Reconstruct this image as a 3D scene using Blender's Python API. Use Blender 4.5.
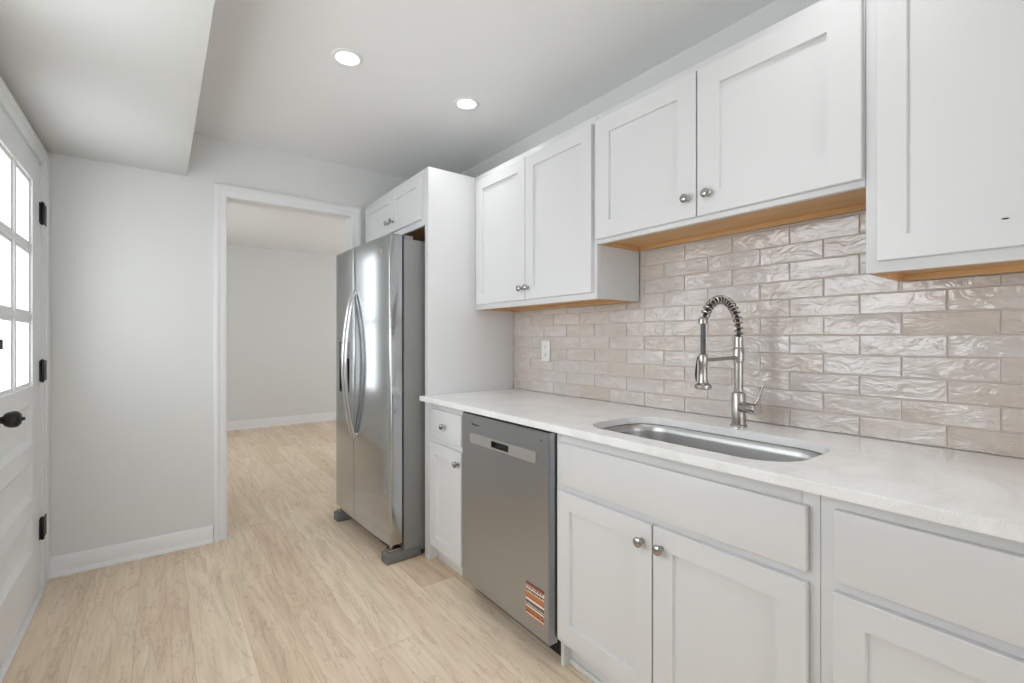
import bpy, bmesh, math, random
from mathutils import Vector, Matrix

for o in list(bpy.data.objects):
    bpy.data.objects.remove(o)
S = bpy.context.scene
COL = S.collection
PI = math.pi

# ------------------------------------------------------------------ camera
cd = bpy.data.cameras.new('camera')
cam = bpy.data.objects.new('camera', cd)
COL.objects.link(cam)
cd.sensor_width = 36.0
cd.lens = 470.05 / 1024 * 36
cd.shift_y = -2.2 / 1024
cd.clip_start = 0.02
cam.location = (0, 0, 1.2)
cam.rotation_euler = (PI / 2, 0, -math.atan(351.68 / 470.05))
S.camera = cam

# ------------------------------------------------------------------ world and light
S.view_settings.view_transform = 'Standard'
S.view_settings.look = 'None'
S.view_settings.gamma = 1.0
S.view_settings.use_curve_mapping = False
S.view_settings.exposure = -0.1
W = bpy.data.worlds.new('sky')
S.world = W
W.use_nodes = True
W.node_tree.nodes['Background'].inputs['Color'].default_value = (0.93, 0.96, 1.0, 1)
W.node_tree.nodes['Background'].inputs['Strength'].default_value = 3.0


def area(name, loc, direction, sx, sy, power, color=(1, 1, 1), shape='RECTANGLE', spread=PI):
    l = bpy.data.lights.new(name, 'AREA')
    l.shape = shape
    l.size = sx
    l.size_y = sy
    l.energy = power
    l.color = color
    l.spread = spread
    o = bpy.data.objects.new(name, l)
    COL.objects.link(o)
    o.location = loc
    o.rotation_euler = Vector(direction).to_track_quat('-Z', 'Y').to_euler()
    return o


# daylight through the windows, and fill through the added front one (each sits in its own window opening)
DAY = (0.935, 0.967, 1.0)
area('fill_added_front_window', (0.625, -2.64, 1.11), (0, 1, 0), 1.75, 2.0, 3, DAY)  # soft fill from an invented window behind the camera
area('daylight_door_glass', (-0.507, 2.673, 1.455), (1, 0, 0), 0.90, 0.95, 7.6, DAY)
area('daylight_side_window', (-0.545, 1.275, 1.475), (1, 0, 0), 1.23, 1.03, 11, DAY)
area('daylight_next_room_west', (-0.53, 5.475, 1.40), (1, 0, 0), 0.85, 1.7, 4.5, DAY)
area('daylight_next_room_east', (3.90, 5.3, 1.45), (-1, 0, 0), 1.6, 1.5, 16, DAY)
LAMP_W = 0.95
LAMP_COL = (0.97, 0.985, 1.0)


# ------------------------------------------------------------------ materials
def sr(r, g, b):
    f = lambda c: (c / 255 / 12.92) if c / 255 <= 0.04045 else ((c / 255 + 0.055) / 1.055) ** 2.4
    return (f(r), f(g), f(b), 1)


class NT:
    def __init__(s, name):
        s.m = bpy.data.materials.new(name)
        s.m.use_nodes = True
        s.t = s.m.node_tree
        s.b = s.t.nodes['Principled BSDF']
        s.out = s.t.nodes['Material Output']

    def n(s, kind, **kw):
        x = s.t.nodes.new(kind)
        for k, v in kw.items():
            setattr(x, k, v)
        return x

    def link(s, a, b):
        s.t.links.new(a, b)

    def math(s, op, a, b=None, c=None):
        x = s.n('ShaderNodeMath', operation=op)
        for i, v in enumerate((a, b, c)):
            if v is None:
                continue
            if hasattr(v, 'is_output'):
                s.link(v, x.inputs[i])
            else:
                x.inputs[i].default_value = v
        return x.outputs[0]

    def pos(s):
        return s.n('ShaderNodeNewGeometry').outputs['Position']

    def noise(s, vec, scale, detail=3, rough=0.5, dist=0.0, dim='3D', w=None):
        x = s.n('ShaderNodeTexNoise', noise_dimensions=dim)
        s.link(vec, x.inputs['Vector'])
        x.inputs['Scale'].default_value = scale
        x.inputs['Detail'].default_value = detail
        x.inputs['Roughness'].default_value = rough
        x.inputs['Distortion'].default_value = dist
        if w is not None:
            s.link(w, x.inputs['W'])
        return x

    def ramp(s, fac, stops):
        x = s.n('ShaderNodeValToRGB')
        e = x.color_ramp.elements
        while len(e) < len(stops):
            e.new(0.5)
        for i, (p, c) in enumerate(stops):
            e[i].position = p
            e[i].color = c
        s.link(fac, x.inputs['Fac'])
        return x.outputs['Color']

    def bump(s, height, strength=0.2, dist=0.01):
        x = s.n('ShaderNodeBump')
        x.inputs['Strength'].default_value = strength
        x.inputs['Distance'].default_value = dist
        s.link(height, x.inputs['Height'])
        s.link(x.outputs['Normal'], s.b.inputs['Normal'])
        return x

    def mapping(s, vec, scale=(1, 1, 1), loc=(0, 0, 0)):
        x = s.n('ShaderNodeMapping')
        x.inputs['Scale'].default_value = scale
        x.inputs['Location'].default_value = loc
        s.link(vec, x.inputs['Vector'])
        return x.outputs[0]


def paint(name, col, rough=0.5, bump=0.0, var=0.015, spec=0.5):
    t = NT(name)
    p = t.pos()
    nz = t.noise(p, 3.0, 3)
    c2 = tuple(max(0, x * (1 - var)) for x in col[:3]) + (1,)
    t.link(t.ramp(nz.outputs['Fac'], [(0.3, c2), (0.7, col)]), t.b.inputs['Base Color'])
    t.b.inputs['Roughness'].default_value = rough
    t.b.inputs['Specular IOR Level'].default_value = spec
    if bump:
        n2 = t.noise(p, 160.0, 2)
        t.bump(n2.outputs['Fac'], bump, 0.002)
    return t.m


def plain(name, col, rough=0.5, metal=0.0, spec=0.5):
    t = NT(name)
    nz = t.noise(t.pos(), 40.0, 2)
    c2 = tuple(x * 0.95 for x in col[:3]) + (1,)
    t.link(t.ramp(nz.outputs['Fac'], [(0.3, c2), (0.7, col)]), t.b.inputs['Base Color'])
    t.b.inputs['Roughness'].default_value = rough
    t.b.inputs['Metallic'].default_value = metal
    t.b.inputs['Specular IOR Level'].default_value = spec
    return t.m


def brushed(name, col, rough, scale, aniso=0.0, strength=0.02):
    t = NT(name)
    tc = t.n('ShaderNodeTexCoord').outputs['Object']
    nz = t.noise(t.mapping(tc, scale), 1.0, 4, 0.6)
    c2 = tuple(x * 0.97 for x in col[:3]) + (1,)
    t.link(t.ramp(nz.outputs['Fac'], [(0.3, c2), (0.7, col)]), t.b.inputs['Base Color'])
    t.b.inputs['Metallic'].default_value = 1.0
    r = t.n('ShaderNodeMapRange')
    r.inputs['To Min'].default_value = rough * 0.96
    r.inputs['To Max'].default_value = rough * 1.04
    t.link(nz.outputs['Fac'], r.inputs['Value'])
    t.link(r.outputs[0], t.b.inputs['Roughness'])
    if strength:
        t.bump(nz.outputs['Fac'], strength, 0.002)
    return t.m


M = {}
M['wall'] = paint('wall_paint', sr(228, 228, 226), 0.6, 0.04)
M['ceil'] = paint('ceiling_paint', sr(243, 243, 242), 0.7, 0.04)
M['trim'] = paint('trim_paint', sr(240, 240, 240), 0.32)
M['cab'] = paint('cabinet_paint', sr(226, 226, 226), 0.33, var=0.008)
M['lam'] = paint('cabinet_side_laminate', sr(222, 224, 225), 0.4)
M['kick'] = paint('toe_kick_paint', sr(232, 232, 231), 0.45)
M['steel'] = brushed('brushed_steel_fridge', (0.52, 0.54, 0.555, 1), 0.15, (160, 160, 1.2), strength=0.0)
M['steel_dw'] = brushed('brushed_steel_dishwasher', (0.43, 0.45, 0.465, 1), 0.30, (3, 2.0, 200), strength=0.004)
M['steel_band'] = brushed('satin_steel_band', (0.66, 0.66, 0.65, 1), 0.36, (3, 2.0, 200))
M['steel_sink'] = brushed('brushed_steel_sink', (0.54, 0.54, 0.535, 1), 0.34, (6, 150, 6))
M['chrome_h'] = brushed('polished_handle_steel', (0.72, 0.72, 0.72, 1), 0.16, (40, 40, 2), strength=0.0)
M['nickel'] = brushed('brushed_nickel', (0.47, 0.445, 0.42, 1), 0.24, (40, 40, 40), strength=0.0)
M['knob'] = brushed('knob_nickel', (0.42, 0.41, 0.40, 1), 0.17, (60, 60, 60), strength=0.0)
M['fr_side'] = paint('refrigerator_grey_enamel', sr(136, 136, 134), 0.35)
M['fr_base'] = paint('refrigerator_base_grey', sr(112, 113, 112), 0.5)
M['black'] = plain('black_plastic', sr(18, 18, 19), 0.35)
M['iron'] = plain('matte_black_iron', sr(20, 20, 21), 0.42)
M['rubber'] = plain('dark_rubber', sr(52, 52, 52), 0.6)
M['hose'] = plain('grey_spray_hose', sr(82, 84, 86), 0.35, 0.4)
M['white_plastic'] = plain('white_plastic', sr(240, 240, 238), 0.35)
M['dark_slot'] = plain('dark_slot', sr(40, 40, 40), 0.6)


def m_wood_under():
    t = NT('birch_underside')
    p = t.pos()
    nz = t.noise(t.mapping(p, (9, 1.4, 9)), 1.6, 5, 0.6, 0.6)
    t.link(t.ramp(nz.outputs['Fac'], [(0.3, sr(206, 158, 102)), (0.7, sr(226, 182, 128))]), t.b.inputs['Base Color'])
    t.b.inputs['Roughness'].default_value = 0.5
    return t.m


M['wood'] = m_wood_under()


def m_floor():
    t = NT('oak_plank_floor')
    sep = t.n('ShaderNodeSeparateXYZ')
    t.link(t.pos(), sep.inputs[0])
    X, Y = sep.outputs[0], sep.outputs[1]
    PWD, PLN = 0.182, 1.22
    rx = t.math('DIVIDE', t.math('ADD', X, 10 * PWD - 0.283), PWD)
    row = t.math('FLOOR', rx)
    fx = t.math('FRACT', rx)
    wn = t.n('ShaderNodeTexWhiteNoise', noise_dimensions='1D')
    t.link(row, wn.inputs['W'])
    ry = t.math('ADD', t.math('DIVIDE', Y, PLN), t.math('MULTIPLY', t.math('MODULO', t.math('MULTIPLY', row, 0.37), 1.0), 1.0))
    ry = t.math('ADD', ry, 9.0 - 0.70 - 2.665 / PLN + 1.0 - 0.0)
    colid = t.math('FLOOR', ry)
    fy = t.math('FRACT', ry)
    comb = t.n('ShaderNodeCombineXYZ')
    t.link(row, comb.inputs[0])
    t.link(colid, comb.inputs[1])
    wn2 = t.n('ShaderNodeTexWhiteNoise', noise_dimensions='2D')
    t.link(comb.outputs[0], wn2.inputs['Vector'])
    rnd = wn2.outputs['Value']
    # grain: stretched along the plank, every plank from its own slice
    offs = t.math('MULTIPLY', rnd, 37.0)
    gv = t.n('ShaderNodeCombineXYZ')
    t.link(t.math('MULTIPLY', X, 11.0), gv.inputs[0])
    t.link(t.math('MULTIPLY', Y, 1.05), gv.inputs[1])
    t.link(offs, gv.inputs[2])
    g1 = t.noise(gv.outputs[0], 1.0, 5, 0.58, 1.4)
    gv2 = t.n('ShaderNodeCombineXYZ')
    t.link(t.math('MULTIPLY', X, 70.0), gv2.inputs[0])
    t.link(t.math('MULTIPLY', Y, 3.2), gv2.inputs[1])
    t.link(offs, gv2.inputs[2])
    g2 = t.noise(gv2.outputs[0], 1.0, 4, 0.6, 0.8)
    gv3 = t.n('ShaderNodeCombineXYZ')
    t.link(t.math('MULTIPLY', X, 8.5), gv3.inputs[0])
    t.link(t.math('MULTIPLY', Y, 0.9), gv3.inputs[1])
    t.link(offs, gv3.inputs[2])
    g3 = t.noise(gv3.outputs[0], 1.0, 5, 0.65, 2.2)
    base = t.ramp(g1.outputs['Fac'], [(0.30, sr(232, 211, 186)), (0.50, sr(244, 225, 200)), (0.72, sr(251, 235, 213))])
    mix = t.n('ShaderNodeMix', data_type='RGBA', blend_type='MULTIPLY')
    mix.inputs[0].default_value = 0.26
    t.link(base, mix.inputs[6])
    t.link(t.ramp(g2.outputs['Fac'], [(0.30, sr(200, 186, 170)), (0.58, (1, 1, 1, 1))]), mix.inputs[7])
    # thin dark cathedral veins
    vein = t.math('ABSOLUTE', t.math('SUBTRACT', g3.outputs['Fac'], 0.5))
    vmask = t.ramp(vein, [(0.0, sr(176, 150, 120)), (0.022, (1, 1, 1, 1))])
    mixv = t.n('ShaderNodeMix', data_type='RGBA', blend_type='MULTIPLY')
    mixv.inputs[0].default_value = 0.30
    t.link(mix.outputs[2], mixv.inputs[6])
    t.link(vmask, mixv.inputs[7])
    tint = t.ramp(rnd, [(0.0, sr(240, 233, 226)), (0.5, sr(249, 247, 245)), (1.0, sr(255, 255, 253))])
    mix2 = t.n('ShaderNodeMix', data_type='RGBA', blend_type='MULTIPLY')
    mix2.inputs[0].default_value = 1.0
    t.link(mixv.outputs[2], mix2.inputs[6])
    t.link(tint, mix2.inputs[7])
    ex = t.math('MULTIPLY', t.math('MINIMUM', fx, t.math('SUBTRACT', 1.0, fx)), PWD)
    ey = t.math('MULTIPLY', t.math('MINIMUM', fy, t.math('SUBTRACT', 1.0, fy)), PLN)
    seam = t.math('LESS_THAN', t.math('MINIMUM', ex, ey), 0.0013)
    mix3 = t.n('ShaderNodeMix', data_type='RGBA')
    t.link(t.math('MULTIPLY', seam, 0.28), mix3.inputs[0])
    t.link(mix2.outputs[2], mix3.inputs[6])
    mix3.inputs[7].default_value = sr(150, 118, 84)
    t.link(mix3.outputs[2], t.b.inputs['Base Color'])
    t.b.inputs['Roughness'].default_value = 0.48
    t.b.inputs['Specular IOR Level'].default_value = 0.35
    t.bump(g2.outputs['Fac'], 0.05, 0.002)
    return t.m


M['floor'] = m_floor()


def m_quartz():
    t = NT('white_quartz')
    p = t.pos()
    n1 = t.noise(p, 260.0, 2)
    n2 = t.noise(p, 2.2, 5, 0.6, 1.5)
    c1 = t.ramp(n1.outputs['Fac'], [(0.30, sr(244, 244, 244)), (0.50, sr(248, 248, 248)), (0.72, sr(251, 251, 251))])
    c2 = t.ramp(n2.outputs['Fac'], [(0.42, (1, 1, 1, 1)), (0.50, sr(248, 248, 246)), (0.56, (1, 1, 1, 1))])
    mix = t.n('ShaderNodeMix', data_type='RGBA', blend_type='MULTIPLY')
    mix.inputs[0].default_value = 1.0
    t.link(c1, mix.inputs[6])
    t.link(c2, mix.inputs[7])
    t.link(mix.outputs[2], t.b.inputs['Base Color'])
    t.b.inputs['Roughness'].default_value = 0.10
    return t.m


M['quartz'] = m_quartz()


def m_tile():
    t = NT('glazed_cream_tile')
    g = t.n('ShaderNodeNewGeometry')
    p = g.outputs['Position']
    rnd = g.outputs['Random Per Island']
    tone = t.ramp(rnd, [(0.0, sr(209, 199, 190)), (0.35, sr(214, 206, 200)), (0.7, sr(212, 206, 203)), (1.0, sr(218, 212, 208))])
    n0 = t.noise(t.mapping(p, (1, 1, 2.4)), 9.0, 4, 0.55, 0.8)
    mix = t.n('ShaderNodeMix', data_type='RGBA', blend_type='MULTIPLY')
    mix.inputs[0].default_value = 0.6
    t.link(tone, mix.inputs[6])
    t.link(t.ramp(n0.outputs['Fac'], [(0.3, sr(236, 226, 216)), (0.65, (1, 1, 1, 1))]), mix.inputs[7])
    t.link(mix.outputs[2], t.b.inputs['Base Color'])
    t.b.inputs['Roughness'].default_value = 0.07
    t.b.inputs['Specular IOR Level'].default_value = 0.9
    add = t.n('ShaderNodeVectorMath', operation='ADD')
    sc = t.n('ShaderNodeVectorMath', operation='SCALE')
    cb = t.n('ShaderNodeCombineXYZ')
    t.link(rnd, cb.inputs[0])
    t.link(cb.outputs[0], sc.inputs[0])
    sc.inputs['Scale'].default_value = 40.0
    t.link(t.mapping(p, (1, 1, 1.9)), add.inputs[0])
    t.link(sc.outputs[0], add.inputs[1])
    n1 = t.noise(add.outputs[0], 13.0, 3, 0.55, 1.2)
    n2 = t.noise(add.outputs[0], 55.0, 3, 0.5, 0.6)
    h = t.math('ADD', n1.outputs['Fac'], t.math('MULTIPLY', n2.outputs['Fac'], 0.07))
    t.bump(h, 0.5, 0.010)
    return t.m


M['tile'] = m_tile()
M['grout'] = paint('grout', sr(222, 213, 204), 0.85)


def m_glass():
    t = NT('clear_glass')
    t.t.nodes.remove(t.b)
    tr = t.n('ShaderNodeBsdfTransparent')
    tr.inputs[0].default_value = (0.97, 0.98, 0.98, 1)
    gl = t.n('ShaderNodeBsdfGlossy')
    gl.inputs['Roughness'].default_value = 0.02
    fr = t.n('ShaderNodeFresnel')
    mx = t.n('ShaderNodeMixShader')
    # an unrefracted ray must not meet total reflection when it leaves the pane
    front = t.math('SUBTRACT', 1.0, t.n('ShaderNodeNewGeometry').outputs['Backfacing'])
    t.link(t.math('MULTIPLY', fr.outputs[0], front), mx.inputs[0])
    t.link(tr.outputs[0], mx.inputs[1])
    t.link(gl.outputs[0], mx.inputs[2])
    t.link(mx.outputs[0], t.out.inputs['Surface'])
    return t.m


M['glass'] = m_glass()


def m_emit(name, col, strength):
    t = NT(name)
    t.b.inputs['Base Color'].default_value = (0.9, 0.9, 0.9, 1)
    t.b.inputs['Emission Color'].default_value = col
    t.b.inputs['Emission Strength'].default_value = strength
    return t.m


M['lens'] = m_emit('lit_lamp_lens', (1, 0.99, 0.97, 1), 6.0)


def m_sticker():
    t = NT('orange_guide_print')
    tc = t.n('ShaderNodeTexCoord').outputs['Generated']
    sep = t.n('ShaderNodeSeparateXYZ')
    t.link(tc, sep.inputs[0])
    z = t.math('SUBTRACT', 1.0, sep.outputs[2])
    O, Wt, D, R, G = sr(206, 128, 72), sr(236, 232, 222), sr(92, 70, 62), sr(178, 84, 62), sr(214, 208, 180)
    st = [(0.0, D), (0.035, R), (0.10, Wt), (0.20, D), (0.235, G), (0.30, O), (0.43, R), (0.47, Wt), (0.54, sr(110, 96, 96)),
          (0.62, Wt), (0.67, D), (0.70, Wt), (0.75, O), (0.89, sr(150, 96, 66)), (0.92, Wt), (0.955, O)]
    x = t.n('ShaderNodeValToRGB')
    x.color_ramp.interpolation = 'CONSTANT'
    e = x.color_ramp.elements
    while len(e) < len(st):
        e.new(0.5)
    for i, (p, c) in enumerate(st):
        e[i].position = p
        e[i].color = c
    t.link(z, x.inputs['Fac'])
    t.link(x.outputs['Color'], t.b.inputs['Base Color'])
    t.b.inputs['Roughness'].default_value = 0.5
    return t.m


M['sticker'] = m_sticker()
M['print'] = plain('dark_print', sr(70, 60, 56), 0.6)
M['badge'] = brushed('badge_metal', (0.75, 0.75, 0.75, 1), 0.25, (40, 40, 40), strength=0)

# ------------------------------------------------------------------ object helpers
WORLD = {}


def empty(name, label, cat, loc=(0, 0, 0), rotz=0.0, group=None, local=False):
    o = bpy.data.objects.new(name, None)
    COL.objects.link(o)
    o.empty_display_size = 0.1
    o.location = loc
    o.rotation_euler = (0, 0, rotz)
    o['label'] = label
    o['category'] = cat
    if group:
        o['group'] = group
    WORLD[o.name] = Vector((0, 0, 0)) if local else Vector(loc)
    return o


def smooth(me, ang=35):
    for p in me.polygons:
        p.use_smooth = True
    try:
        me.set_sharp_from_angle(angle=math.radians(ang))
    except Exception:
        pass


def obj(name, bm, mat, parent=None, label=None, cat=None, group=None, kind=None, ang=35):
    """Link a bmesh (in scene coordinates, or in the thing's own for a turned thing) as ONE mesh object."""
    bmesh.ops.recalc_face_normals(bm, faces=bm.faces[:])
    xs = [v.co for v in bm.verts]
    lo = Vector((min(v.x for v in xs), min(v.y for v in xs), min(v.z for v in xs)))
    hi = Vector((max(v.x for v in xs), max(v.y for v in xs), max(v.z for v in xs)))
    c = (lo + hi) / 2
    bmesh.ops.translate(bm, verts=bm.verts[:], vec=-c)
    me = bpy.data.meshes.new(name)
    bm.to_mesh(me)
    bm.free()
    mats = mat if isinstance(mat, (list, tuple)) else [mat]
    for m in mats:
        me.materials.append(m)
    smooth(me, ang)
    o = bpy.data.objects.new(name, me)
    COL.objects.link(o)
    WORLD[o.name] = c
    o.location = c
    if parent is not None:
        o.parent = parent
        o.location = c - WORLD[parent.name]
    if label:
        o['label'] = label
    if cat:
        o['category'] = cat
    if group:
        o['group'] = group
    if kind:
        o['kind'] = kind
    return o


def box(bm, x0, x1, y0, y1, z0, z1, bev=0.0, mi=0, seg=2):
    r = bmesh.ops.create_cube(bm, size=1.0)
    vs = r['verts']
    for v in vs:
        v.co = Vector(((x0 + x1) / 2 + v.co.x * (x1 - x0), (y0 + y1) / 2 + v.co.y * (y1 - y0), (z0 + z1) / 2 + v.co.z * (z1 - z0)))
    fs = {f for v in vs for f in v.link_faces}
    for f in fs:
        f.material_index = mi
    if bev:
        es = list({e for v in vs for e in v.link_edges})
        bmesh.ops.bevel(bm, geom=es, offset=bev, segments=seg, affect='EDGES', profile=0.5, material=mi)
    return vs


def bx(*a, **k):
    bm = bmesh.new()
    box(bm, *a, **k)
    return bm


def ring_faces(bm, la, lb, mi=0):
    n = len(la)
    for i in range(n):
        f = bm.faces.new((la[i], la[(i + 1) % n], lb[(i + 1) % n], lb[i]))
        f.material_index = mi


def lathe(bm, prof, origin, axis=(0, 0, 1), n=24, cap=True, mi=0):
    """prof: list of (radius, distance along axis)."""
    q = Vector((0, 0, 1)).rotation_difference(Vector(axis).normalized())
    loops = []
    for r, h in prof:
        lp = []
        for k in range(n):
            a = 2 * PI * k / n
            lp.append(bm.verts.new(Vector(origin) + q @ Vector((r * math.cos(a), r * math.sin(a), h))))
        loops.append(lp)
    for a, b in zip(loops, loops[1:]):
        ring_faces(bm, a, b, mi)
    if cap:
        bm.faces.new(loops[0]).material_index = mi
        bm.faces.new(loops[-1]).material_index = mi


def tube(bm, pts, rad, n=10, mi=0, cap=True):
    """A round tube along a polyline (parallel transport)."""
    pts = [Vector(p) for p in pts]
    rads = rad if isinstance(rad, (list, tuple)) else [rad] * len(pts)
    d = (pts[1] - pts[0]).normalized()
    u = d.orthogonal().normalized()
    loops = []
    for i, p in enumerate(pts):
        if 0 < i < len(pts) - 1:
            t = (pts[i + 1] - pts[i - 1]).normalized()
        elif i == 0:
            t = (pts[1] - pts[0]).normalized()
        else:
            t = (pts[-1] - pts[-2]).normalized()
        u = (u - t * u.dot(t)).normalized()
        v = t.cross(u)
        loops.append([bm.verts.new(p + rads[i] * (math.cos(2 * PI * k / n) * u + math.sin(2 * PI * k / n) * v)) for k in range(n)])
    for a, b in zip(loops, loops[1:]):
        ring_faces(bm, a, b, mi)
    if cap:
        bm.faces.new(loops[0])
        bm.faces.new(loops[-1])


def sweep(bm, pts, sect, side):
    """Sweep a 2D section (along `side`, along normal) on a polyline in a plane."""
    pts = [Vector(p) for p in pts]
    side = Vector(side)
    loops = []
    for i, p in enumerate(pts):
        a = pts[max(i - 1, 0)]
        b = pts[min(i + 1, len(pts) - 1)]
        t = (b - a).normalized()
        nrm = t.cross(side).normalized()
        loops.append([bm.verts.new(p + side * s + nrm * q) for s, q in sect])
    for a, b in zip(loops, loops[1:]):
        ring_faces(bm, a, b)
    bm.faces.new(loops[0])
    bm.faces.new(loops[-1])


def rrect(x0, x1, y0, y1, r, n=6):
    out = []
    for cx, cy, a0 in ((x1 - r, y1 - r, 0), (x0 + r, y1 - r, 90), (x0 + r, y0 + r, 180), (x1 - r, y0 + r, 270)):
        for k in range(n + 1):
            a = math.radians(a0 + 90 * k / n)
            out.append((cx + r * math.cos(a), cy + r * math.sin(a)))
    return out


def shaker(xf, th, y0, y1, z0, z1, stile, rail, depth=0.0105, slope=0.0015, bev=0.0018, sgn=1):
    """A framed door front whose face looks towards -X (sgn=1) or +X (sgn=-1); one mesh."""
    bm = bmesh.new()
    xb = xf + th * sgn

    def loop(x, a):
        return [bm.verts.new((x, y0 + a[0], z0 + a[1])), bm.verts.new((x, y1 - a[0], z0 + a[1])),
                bm.verts.new((x, y1 - a[0], z1 - a[1])), bm.verts.new((x, y0 + a[0], z1 - a[1]))]
    b = loop(xb, (0, 0))
    s = loop(xf + bev * sgn, (0, 0))
    f = loop(xf, (bev, bev))
    i0 = loop(xf, (stile - slope, rail - slope))
    i1 = loop(xf + depth * sgn, (stile, rail))
    bm.faces.new(b)
    for p, q in ((b, s), (s, f), (f, i0), (i0, i1)):
        ring_faces(bm, p, q)
    bm.faces.new(i1)
    return bm


def slab(xf, th, y0, y1, z0, z1, bev=0.003):
    return bx(xf, xf + th, y0, y1, z0, z1, bev=bev)


def structure(name, bm, mat, label=None):
    return obj(name, bm, mat, kind='structure', label=label)


# ------------------------------------------------------------------ the setting
XL, XW, YF, ZC = -0.465, 1.752, 3.30, 2.405     # wall faces
YB = -2.60
ZN = 2.452
NXL, NXR, NYF = -0.465, 3.80, 7.20               # the next room
DY0, DY1, DZ1 = 2.216, 3.130, 2.022             # outside door leaf
OX0, OX1, OZ1 = 0.318, 1.068, 2.062             # doorway in the far wall

bm = bmesh.new()
box(bm, XL - 0.08, NXR + 0.15, YB - 0.15, NYF + 0.15, -0.08, 0.0)
structure('floor', bm, M['floor'], 'light oak plank floor running through both rooms')
bm = bmesh.new()
box(bm, XL - 0.08, XW + 0.13, YB - 0.15, YF, ZC, ZC + 0.10)
structure('ceiling', bm, M['ceil'], 'smooth white ceiling')
bm = bmesh.new()
box(bm, XL - 0.08, NXR + 0.15, YF, NYF + 0.15, ZN, ZN + 0.10)
structure('ceiling_next_room', bm, M['ceil'], 'white ceiling of the next room')
bm = bmesh.new()
box(bm, XL - 0.001, 0.122, YB, YF, 2.142, ZC + 0.001, bev=0.002)
structure('trim_1', bm, M['wall'], 'dropped white soffit along the outside door wall')

bm = bmesh.new()
jy0, jy1, jz = DY0 - 0.035, DY1 + 0.035, DZ1 + 0.03
SWY0, SWY1, SWZ0, SWZ1 = 0.65, 1.90, 0.95, 2.0
for a in ((YB, SWY0, 0, ZC), (SWY0, SWY1, 0, SWZ0), (SWY0, SWY1, SWZ1, ZC), (SWY1, jy0, 0, ZC), (jy0, jy1, jz, ZC), (jy1, YF + 0.12, 0, ZC)):
    box(bm, XL - 0.07, XL, *a)
structure('wall_left', bm, M['wall'])
bm = bmesh.new()
box(bm, XW, XW + 0.12, YB, YF, 0, ZC)
structure('wall_right', bm, M['wall'])
bm = bmesh.new()
for a in ((NXL, OX0 - 0.012, 0, ZN), (OX1 + 0.012, NXR, 0, ZN), (OX0 - 0.012, OX1 + 0.012, OZ1 + 0.012, ZN)):
    box(bm, a[0], a[1], YF, YF + 0.12, a[2], a[3])
structure('wall_back', bm, M['wall'])
bm = bmesh.new()
FW = (-0.30, 1.55, 0.06, 2.16)  # opening of the added, unseen front window
for a in ((XL - 0.07, FW[0], 0, ZC), (FW[1], XW + 0.12, 0, ZC), (FW[0], FW[1], 0, FW[2]), (FW[0], FW[1], FW[3], ZC)):
    box(bm, a[0], a[1], YB - 0.13, YB, a[2], a[3])
structure('wall_front', bm, M['wall'])


def window(name, axis, at, a0, a1, z0, z1, n_cols=2, n_rows=2):
    """A sash window filling an opening; axis 'y' = set in a wall of constant Y."""
    t = bpy.data.objects.new(name, None)
    COL.objects.link(t)
    t['kind'] = 'structure'
    WORLD[t.name] = Vector((0, 0, 0))

    def b(bm, p0, p1, q0, q1, d0, d1):
        if axis == 'y':
            box(bm, p0, p1, at + d0, at + d1, q0, q1)
        else:
            box(bm, at + d0, at + d1, p0, p1, q0, q1)
    bm = bmesh.new()
    w = 0.05
    b(bm, a0, a0 + w, z0, z1, -0.03, 0.03)
    b(bm, a1 - w, a1, z0, z1, -0.03, 0.03)
    b(bm, a0 + w, a1 - w, z0, z0 + w, -0.03, 0.03)
    b(bm, a0 + w, a1 - w, z1 - w, z1, -0.03, 0.03)
    for i in range(1, n_cols):
        c = a0 + (a1 - a0) * i / n_cols
        b(bm, c - 0.014, c + 0.014, z0 + w, z1 - w, -0.02, 0.02)
    for i in range(1, n_rows):
        c = z0 + (z1 - z0) * i / n_rows
        b(bm, a0 + w, a1 - w, c - 0.02, c + 0.02, -0.021, 0.021)
    obj('window_frame', bm, M['trim'], t)
    bm = bmesh.new()
    b(bm, a0 + w, a1 - w, z0 + w, z1 - w, -0.003, 0.003)
    obj('pane', bm, M['glass'], t)


window('added_window_1', 'y', YB - 0.06, *FW, 2, 2)  # unseen window, added behind the camera to let in fill light
window('window_2', 'x', XL - 0.035, SWY0, SWY1, SWZ0, SWZ1, 2, 2)

# the next room
bm = bmesh.new()
box(bm, NXL, NXR, NYF, NYF + 0.12, 0, ZN)
structure('wall_next_room_back', bm, M['wall'])
NW = (5.05, 5.90, 0.55, 2.27)
bm = bmesh.new()
for a in ((YF + 0.12, NW[0], 0, ZN), (NW[1], NYF, 0, ZN), (NW[0], NW[1], 0, NW[2]), (NW[0], NW[1], NW[3], ZN)):
    box(bm, NXL - 0.06, NXL, *a)
structure('wall_next_room_left', bm, M['wall'])
NE = (4.45, 6.15, 0.65, 2.25)
bm = bmesh.new()
for a in ((YF + 0.12, NE[0], 0, ZN), (NE[1], NYF, 0, ZN), (NE[0], NE[1], 0, NE[2]), (NE[0], NE[1], NE[3], ZN)):
    box(bm, NXR, NXR + 0.12, *a)
structure('wall_next_room_right', bm, M['wall'])
window('window_3', 'x', NXL - 0.03, *NW, 1, 2)
window('window_4', 'x', NXR + 0.06, *NE, 2, 2)


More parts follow.
